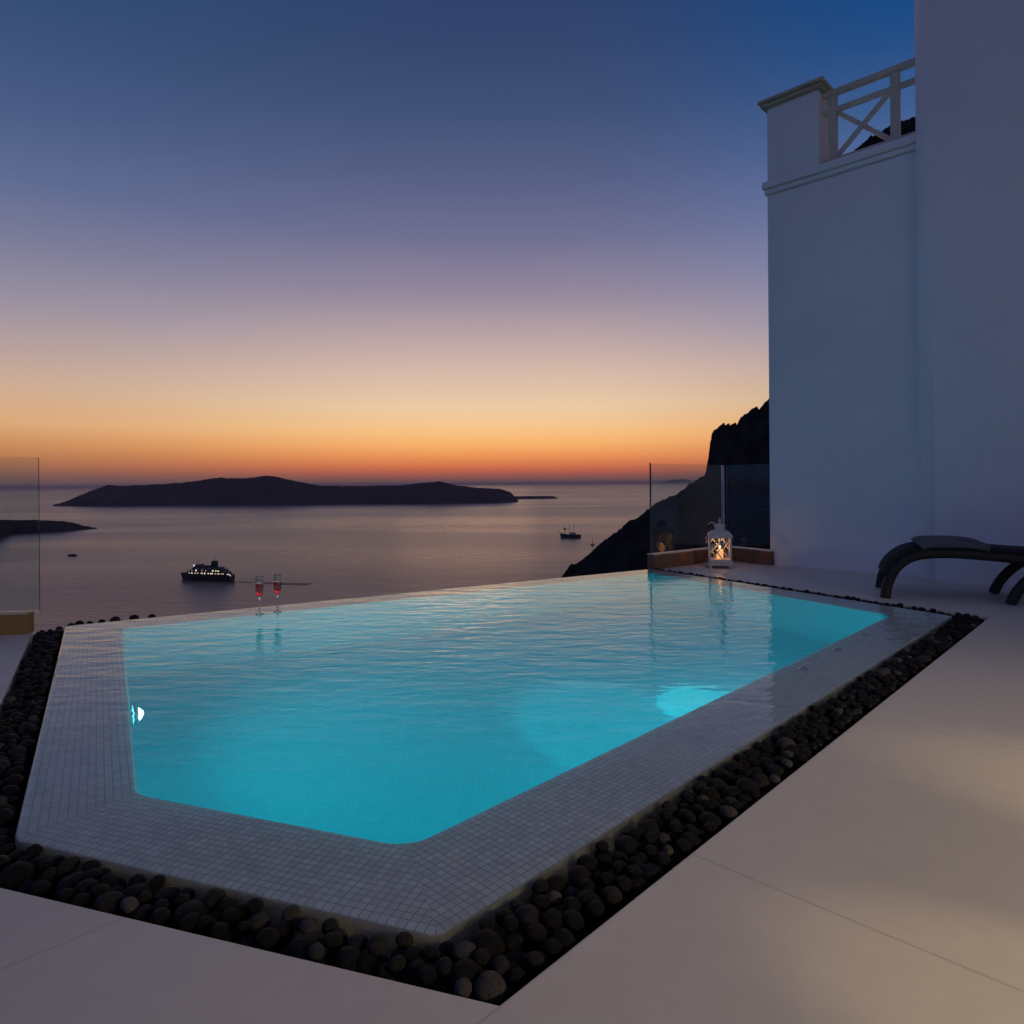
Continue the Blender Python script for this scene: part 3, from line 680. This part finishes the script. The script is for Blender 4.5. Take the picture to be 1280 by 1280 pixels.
m = M(); m.tube([lc + Vector((-0.125, -0.05, 0.335)), lc + Vector((-0.165, -0.05, 0.34)), lc + Vector((-0.168, -0.05, 0.27))], 0.006, 8); m.lathe([(0.001, 0.345), (0.012, 0.335), (0.012, 0.325), (0.001, 0.315)], lc + Vector((-0.166, -0.05, 0)), 10); m.build('latch', m_lant, lan)
can = M(); can.lathe([(0.036, 0.097), (0.036, 0.19), (0.030, 0.192), (0.001, 0.187)], lc, 20)
candle = can.build('candle', m_candle, lan)
m = M(); m.lathe([(0.001, 0.19), (0.009, 0.205), (0.007, 0.222), (0.001, 0.245)], lc, 12); m.build('flame', m_flame, candle)
ld = bpy.data.lights.new('candle_light', 'POINT'); ld.energy = 0.45; ld.color = (1, 0.5, 0.18); ld.shadow_soft_size = 0.0
lo = bpy.data.objects.new('candle_light', ld); COL.objects.link(lo); lo.location = lc + Vector((0, 0, 0.265)); lo.parent = lan; lo.matrix_parent_inverse = lan.matrix_basis.inverted()

# ------------------------------------------------------------------ wine glasses
for px, py, lab in ((324.5, 767.5, 'flute of red wine on the infinity edge, left of the pair'), (347, 764.5, 'flute of red wine on the infinity edge, right of the pair')):
    c_ = at(px, py, z=0.008); c_.z = 0.008
    e = empty('wine_glass', c_, lab, 'wine glass', 'wine glasses on the pool edge')
    m = M()
    m.lathe([(0.001, 0.0), (0.031, 0.001), (0.031, 0.003), (0.008, 0.007), (0.0045, 0.018), (0.0040, 0.10), (0.006, 0.118), (0.014, 0.130), (0.022, 0.148), (0.027, 0.175), (0.0285, 0.21), (0.0266, 0.26), (0.0265, 0.2735), (0.0262, 0.275),
             (0.0259, 0.275), (0.0256, 0.2735), (0.0257, 0.26), (0.0272, 0.21), (0.0257, 0.175), (0.0207, 0.149), (0.012, 0.132), (0.001, 0.127)], c_, 28)
    m.build('bowl', m_flute, e, closed_solid=True)
    m = M(); m.lathe([(0.001, 0.1272), (0.0119, 0.1323), (0.0206, 0.1493), (0.0256, 0.1752), (0.0269, 0.205), (0.0267, 0.220), (0.0266, 0.2245), (0.0262, 0.225), (0.024, 0.225), (0.001, 0.225)], c_, 28); m.build('wine', m_wine, e, closed_solid=True)

# ------------------------------------------------------------------ sun lounger
l0 = at(1107, 748, z=0); dirx = Vector((0.906, -0.422, 0)).normalized(); diry = Vector((0.422, 0.906, 0)).normalized()
lg = empty('sun_lounger', l0, 'black wicker sun lounger with curved legs and a grey towel roll at its foot', 'sun lounger')
def Lp(x, y, z): return l0 + dirx * x + diry * y + Vector((0, 0, z))
def sweep(m, path, y, w, hts):
    """rectangular section swept in the x-z plane; hts = thickness per point"""
    rows = []
    for i, (x, z) in enumerate(path):
        a = path[max(i - 1, 0)]; b = path[min(i + 1, len(path) - 1)]; d = Vector((b[0] - a[0], b[1] - a[1])).normalized(); nx, nz = -d.y, d.x; h = hts[i] / 2
        r = 0.012
        rows.append([Lp(x + nx * hh, y + yy, z + nz * hh) for hh, yy in ((h, -w / 2 + r), (h, w / 2 - r), (h - r, w / 2), (-h + r, w / 2), (-h, w / 2 - r), (-h, -w / 2 + r), (-h + r, -w / 2), (h - r, -w / 2))])
    m.grid(rows, closed=True, smooth=True); m.face(rows[0]); m.face(rows[-1][::-1])
def bez(pts, n=10):
    out = []
    for i in range(len(pts) - 1):
        p0 = pts[max(i - 1, 0)]; p1 = pts[i]; p2 = pts[i + 1]; p3 = pts[min(i + 2, len(pts) - 1)]
        for k in range(n):
            t = k / n; out.append(tuple(0.5 * ((2 * p1[j]) + (-p0[j] + p2[j]) * t + (2 * p0[j] - 5 * p1[j] + 4 * p2[j] - p3[j]) * t * t + (-p0[j] + 3 * p1[j] - 3 * p2[j] + p3[j]) * t ** 3) for j in range(2)))
    out.append(pts[-1]); return out
side = bez([(0.0, 0.0), (0.02, 0.12), (0.085, 0.255), (0.21, 0.345), (0.42, 0.375), (0.70, 0.365), (1.0, 0.345), (1.5, 0.345), (1.95, 0.34)])
for y in (0.03, 0.62):
    m = M(); sweep(m, side, y, 0.055, [0.074] * len(side)); m.build('side_rail', m_black, lg)
leg = bez([(0.83, 0.0), (0.88, 0.11), (0.97, 0.22), (1.10, 0.32)])
for y in (0.035, 0.615):
    m = M(); sweep(m, leg, y, 0.05, [0.072] * len(leg)); m.build('leg', m_black, lg)
leg2 = [(1.85, 0.0), (1.83, 0.15), (1.80, 0.32)]
for y in (0.035, 0.615):
    m = M(); sweep(m, leg2, y, 0.05, [0.08] * 3); m.build('leg', m_black, lg)
m = M(); top = [p for p in side if p[0] > 0.03 and p[0] < 1.35 and p[1] > 0.10]
rows = []
for x, z in top:
    i = side.index((x, z)); a = side[i - 1]; b = side[min(i + 1, len(side) - 1)]; d = Vector((b[0] - a[0], b[1] - a[1])).normalized()
    rows.append([Lp(x - d.y * h, y, z + d.x * h) for h, y in ((0.05, 0.0), (0.052, 0.65), (0.03, 0.65), (0.03, 0.0))])
m.grid(rows, closed=True); m.face(rows[0]); m.face(rows[-1][::-1]); m.build('seat', m_sling, lg)
m = M(); sweep(m, [(1.28, 0.40), (1.5, 0.52), (1.95, 0.80)], 0.325, 0.60, [0.035] * 3); m.build('backrest', m_sling, lg)
tw = [(0.255, 0.415), (0.30, 0.438), (0.45, 0.446), (0.60, 0.442), (0.70, 0.425)]
m = M(); sweep(m, bez(tw, 6), 0.32, 0.66, [0.05] * (len(tw) * 6 - 5)); o = m.build('towel', m_towel)
tag(o, 'grey folded towel lying across the foot of the black lounger', 'towel')

# ------------------------------------------------------------------ boats
m_hull = mat('dark_hull', (0.012, 0.014, 0.016), 0.6); m_sup = mat('ship_paint', (0.05, 0.055, 0.05), 0.6)
m_lit = mat('ship_lights', (1, 0.9, 0.6), 0.5, emis=(1, 0.86, 0.5), es=0.9); m_litw = mat('bridge_lights', (1, 1, 0.9), 0.5, emis=(1, 0.92, 0.8), es=1.0)
m_wood = mat('boat_wood', (0.03, 0.018, 0.018), 0.7); m_cabin = mat('boat_cabin', (0.35, 0.35, 0.37), 0.6)
def ship_frame(c0, ang):
    d = Vector((math.cos(ang), math.sin(ang), 0)); q = Vector((-d.y, d.x, 0)); return lambda x, y, z: c0 + d * x + q * y + Vector((0, 0, z))
def hull(m, T, Lh, B, H, sheer=0.3, n=16):
    rows = []
    for k in range(n + 1):
        t = k / n; x = -Lh / 2 + Lh * t; w = B / 2 * (1 - max(0, (t - 0.62) / 0.38) ** 2.2) * (0.85 + 0.15 * min(1, t / 0.2)); h = H * (1 + sheer * max(0, (t - 0.5) / 0.5) ** 2)
        xo = Lh * 0.04 * max(0, (t - 0.7) / 0.3)
        rows.append([T(x, -w * 0.7, -2), T(x + xo * 0.5, -w * 0.95, h * 0.5), T(x + xo, -w, h), T(x + xo, w, h), T(x + xo * 0.5, w * 0.95, h * 0.5), T(x, w * 0.7, -2)])
    m.grid(rows, closed=True, smooth=False); m.face(rows[0]); m.face(rows[-1][::-1])
# ferry
fc = at(259, 725.5, z=SEA); fc.z = SEA; fe = empty('ferry', fc, 'large dark ferry with lit decks steaming left across the bay', 'ferry')
Tf = ship_frame(fc, R(165)); T = lambda x, y, z: Tf(x * 1.13, y, z * 1.32)
m = M(); hull(m, T, 138, 24, 13, 0.12); m.build('hull', m_hull, fe)
def sbox(m, x0, x1, w, z0, z1, rake=0):
    B_ = [T(x0, -w / 2, z0), T(x1, -w / 2, z0), T(x1, w / 2, z0), T(x0, w / 2, z0)]; U_ = [T(x0 + rake * 0.3, -w / 2, z1), T(x1 - rake, -w / 2, z1), T(x1 - rake, w / 2, z1), T(x0 + rake * 0.3, w / 2, z1)]
    m.face(B_[::-1]); m.face(U_)
    for i in range(4): j = (i + 1) % 4; m.face([B_[i], B_[j], U_[j], U_[i]])
m = M(); sbox(m, -60, 52, 23.4, 13.02, 18.5, 9); sbox(m, -52, 43, 22.5, 18.52, 23.5, 8); sbox(m, -42, 36, 20, 23.52, 27.5, 6); sbox(m, 12, 30, 17, 27.52, 32, 3); m.build('superstructure', m_sup, fe)
m = M(); sbox(m, -28, -12, 9, 27.52, 40, 4); m.build('funnel', m_hull, fe)
m = M(); m.tube([T(20, 0, 32), T(20, 0, 43)], 0.5, 6); m.tube([T(-22, 0, 40), T(-22, 0, 47)], 0.6, 6); m.build('mast', m_sup, fe)
k = 0; rr_ = random.Random(3)
for zz, xs in ((15.2, range(-52, 40, 7)), (20.6, range(-40, 36, 9))):
    for x in xs:
        if rr_.random() < 0.2: continue
        x += rr_.uniform(-1.8, 1.8)
        w_ = rr_.uniform(0.8, 3.6); h_ = rr_.uniform(0.8, 2.6)
        yy = 11.85 if zz < 18 else 11.4
        m = M(); m.box(T(x, yy, zz), w_ * 1.3, 0.3, h_ * 1.5, Matrix.Rotation(R(165), 3, 'Z')); m.build('window', m_lit, fe)
for x in (-30, -14, 2, 18):
    m = M(); m.tube([T(x - 4, 11.9, 25.2), T(x - 3, 12.6, 24.4), T(x + 3, 12.6, 24.4), T(x + 4, 11.9, 25.2)], [0.4, 1.3, 1.3, 0.4], 8); m.build('lifeboat', m_cabin, fe)
m = M(); sbox(m, 50, 57, 12, 13.02, 15.4, 2); sbox(m, -62, -58.2, 18, 13.02, 16.2, 0.5); sbox(m, -8, 4, 12, 27.52, 30.5, 3); m.tube([T(55, 0, 15), T(55, 0, 21)], 0.35, 5); m.tube([T(26, 3, 32), T(23, 3, 38)], 0.8, 6); m.build('deck_house', m_sup, fe)
m = M(); sbox(m, 28.2, 33, 15, 28.2, 31.4, 1.5); m.build('bridge_window', m_litw, fe)
for x in (-66, -62, -69.6):
    m = M(); m.box(T(x, 9, 12 if x < -69 else 14.2), 1.6, 1.5, 2.4); m.build('deck_light', m_litw, fe)
# wake of the ferry
m_foam = mat('foam', (0.01, 0.012, 0.015), 0.5)
rows = []
for k in range(30):
    x = -70 - k * 7; w = 4 + k * 0.5; rows.append([T(x, -w + 8 + 2 * math.sin(k), 0.3), T(x, w + 8 + 2 * math.sin(k * 1.3), 0.3)])
m = M(); m.grid(rows); structure(m.build('ship_wake', m_foam), 'dark wake behind the ferry')
# two-masted boat
bc = at(713.5, 672.2, z=SEA); bc.z = SEA; T = ship_frame(bc, R(170)); be = empty('sailing_ship', bc, 'dark two-masted sailing ship with a pale cabin, near the cliff', 'sailing ship')
m = M(); hull(m, T, 92, 18, 15, 0.45); m.build('hull', m_wood, be)
m = M(); sbox(m, -24, 8, 9, 15, 24, 3); m.build('cabin', m_cabin, be)
for x, h in ((26, 58), (5, 66), (-14, 60)):
    m = M(); m.tube([T(x, 0, 14), T(x, 0, h)], [1.3, 0.7], 6); m.bar(T(x, -9, h * 0.62), T(x, 9, h * 0.62), 0.8, 0.8); m.build('mast', m_wood, be)
m = M(); m.tube([T(44, 0, 19), T(62, 0, 28)], 0.9, 6); m.build('bowsprit', m_wood, be)
m = M(); m.box(T(27, 0, 40), 11, 3, 7); m.build('furled_sail', m_wood, be)
# small sailing boat
bc = at(740.5, 681.5, z=SEA); bc.z = SEA; T = ship_frame(bc, R(190)); be = empty('sailing_boat', bc, 'tiny sailing boat with one mast beside the black cliff', 'sailing boat')
m = M(); hull(m, T, 15, 6, 4); m.build('hull', m_wood, be)
m = M(); m.tube([T(0, 0, 3.5), T(0, 0, 38)], [0.9, 0.5], 6); m.build('mast', m_wood, be)
m = M(); m.bar(T(-1, 0, 6), T(-7, 0, 6), 1.2, 1.6); m.build('furled_sail', m_wood, be)
# low motor boat
bc = at(90, 695, z=SEA); bc.z = SEA; T = ship_frame(bc, R(170)); be = empty('motor_boat', bc, 'small low dark motor boat at the far left of the bay', 'boat')
m = M(); hull(m, T, 36, 9, 4.5); m.build('hull', m_hull, be)
m = M(); sbox(m, -10, 3, 5, 4.5, 7.5, 1); m.build('cabin', m_hull, be)

# ------------------------------------------------------------------ evening haze over the sea
hm = bpy.data.materials.new('haze'); hm.use_nodes = True; t = hm.node_tree; t.nodes.clear()
o_ = t.nodes.new('ShaderNodeOutputMaterial'); pv = t.nodes.new('ShaderNodeVolumePrincipled')
pv.inputs['Color'].default_value = (1.0, 0.72, 0.68, 1); pv.inputs['Density'].default_value = 1.7e-5; pv.inputs['Anisotropy'].default_value = 0.0
t.links.new(pv.outputs[0], o_.inputs['Volume'])
m = M(); m.box((0, 40000, (SEA - 6 + 85) / 2), 250000, 130000, 85 - SEA + 6)
hz = m.build('haze', hm); hz['kind'] = 'stuff'; hz['label'] = 'thin evening haze over the bay'; hz['category'] = 'haze'
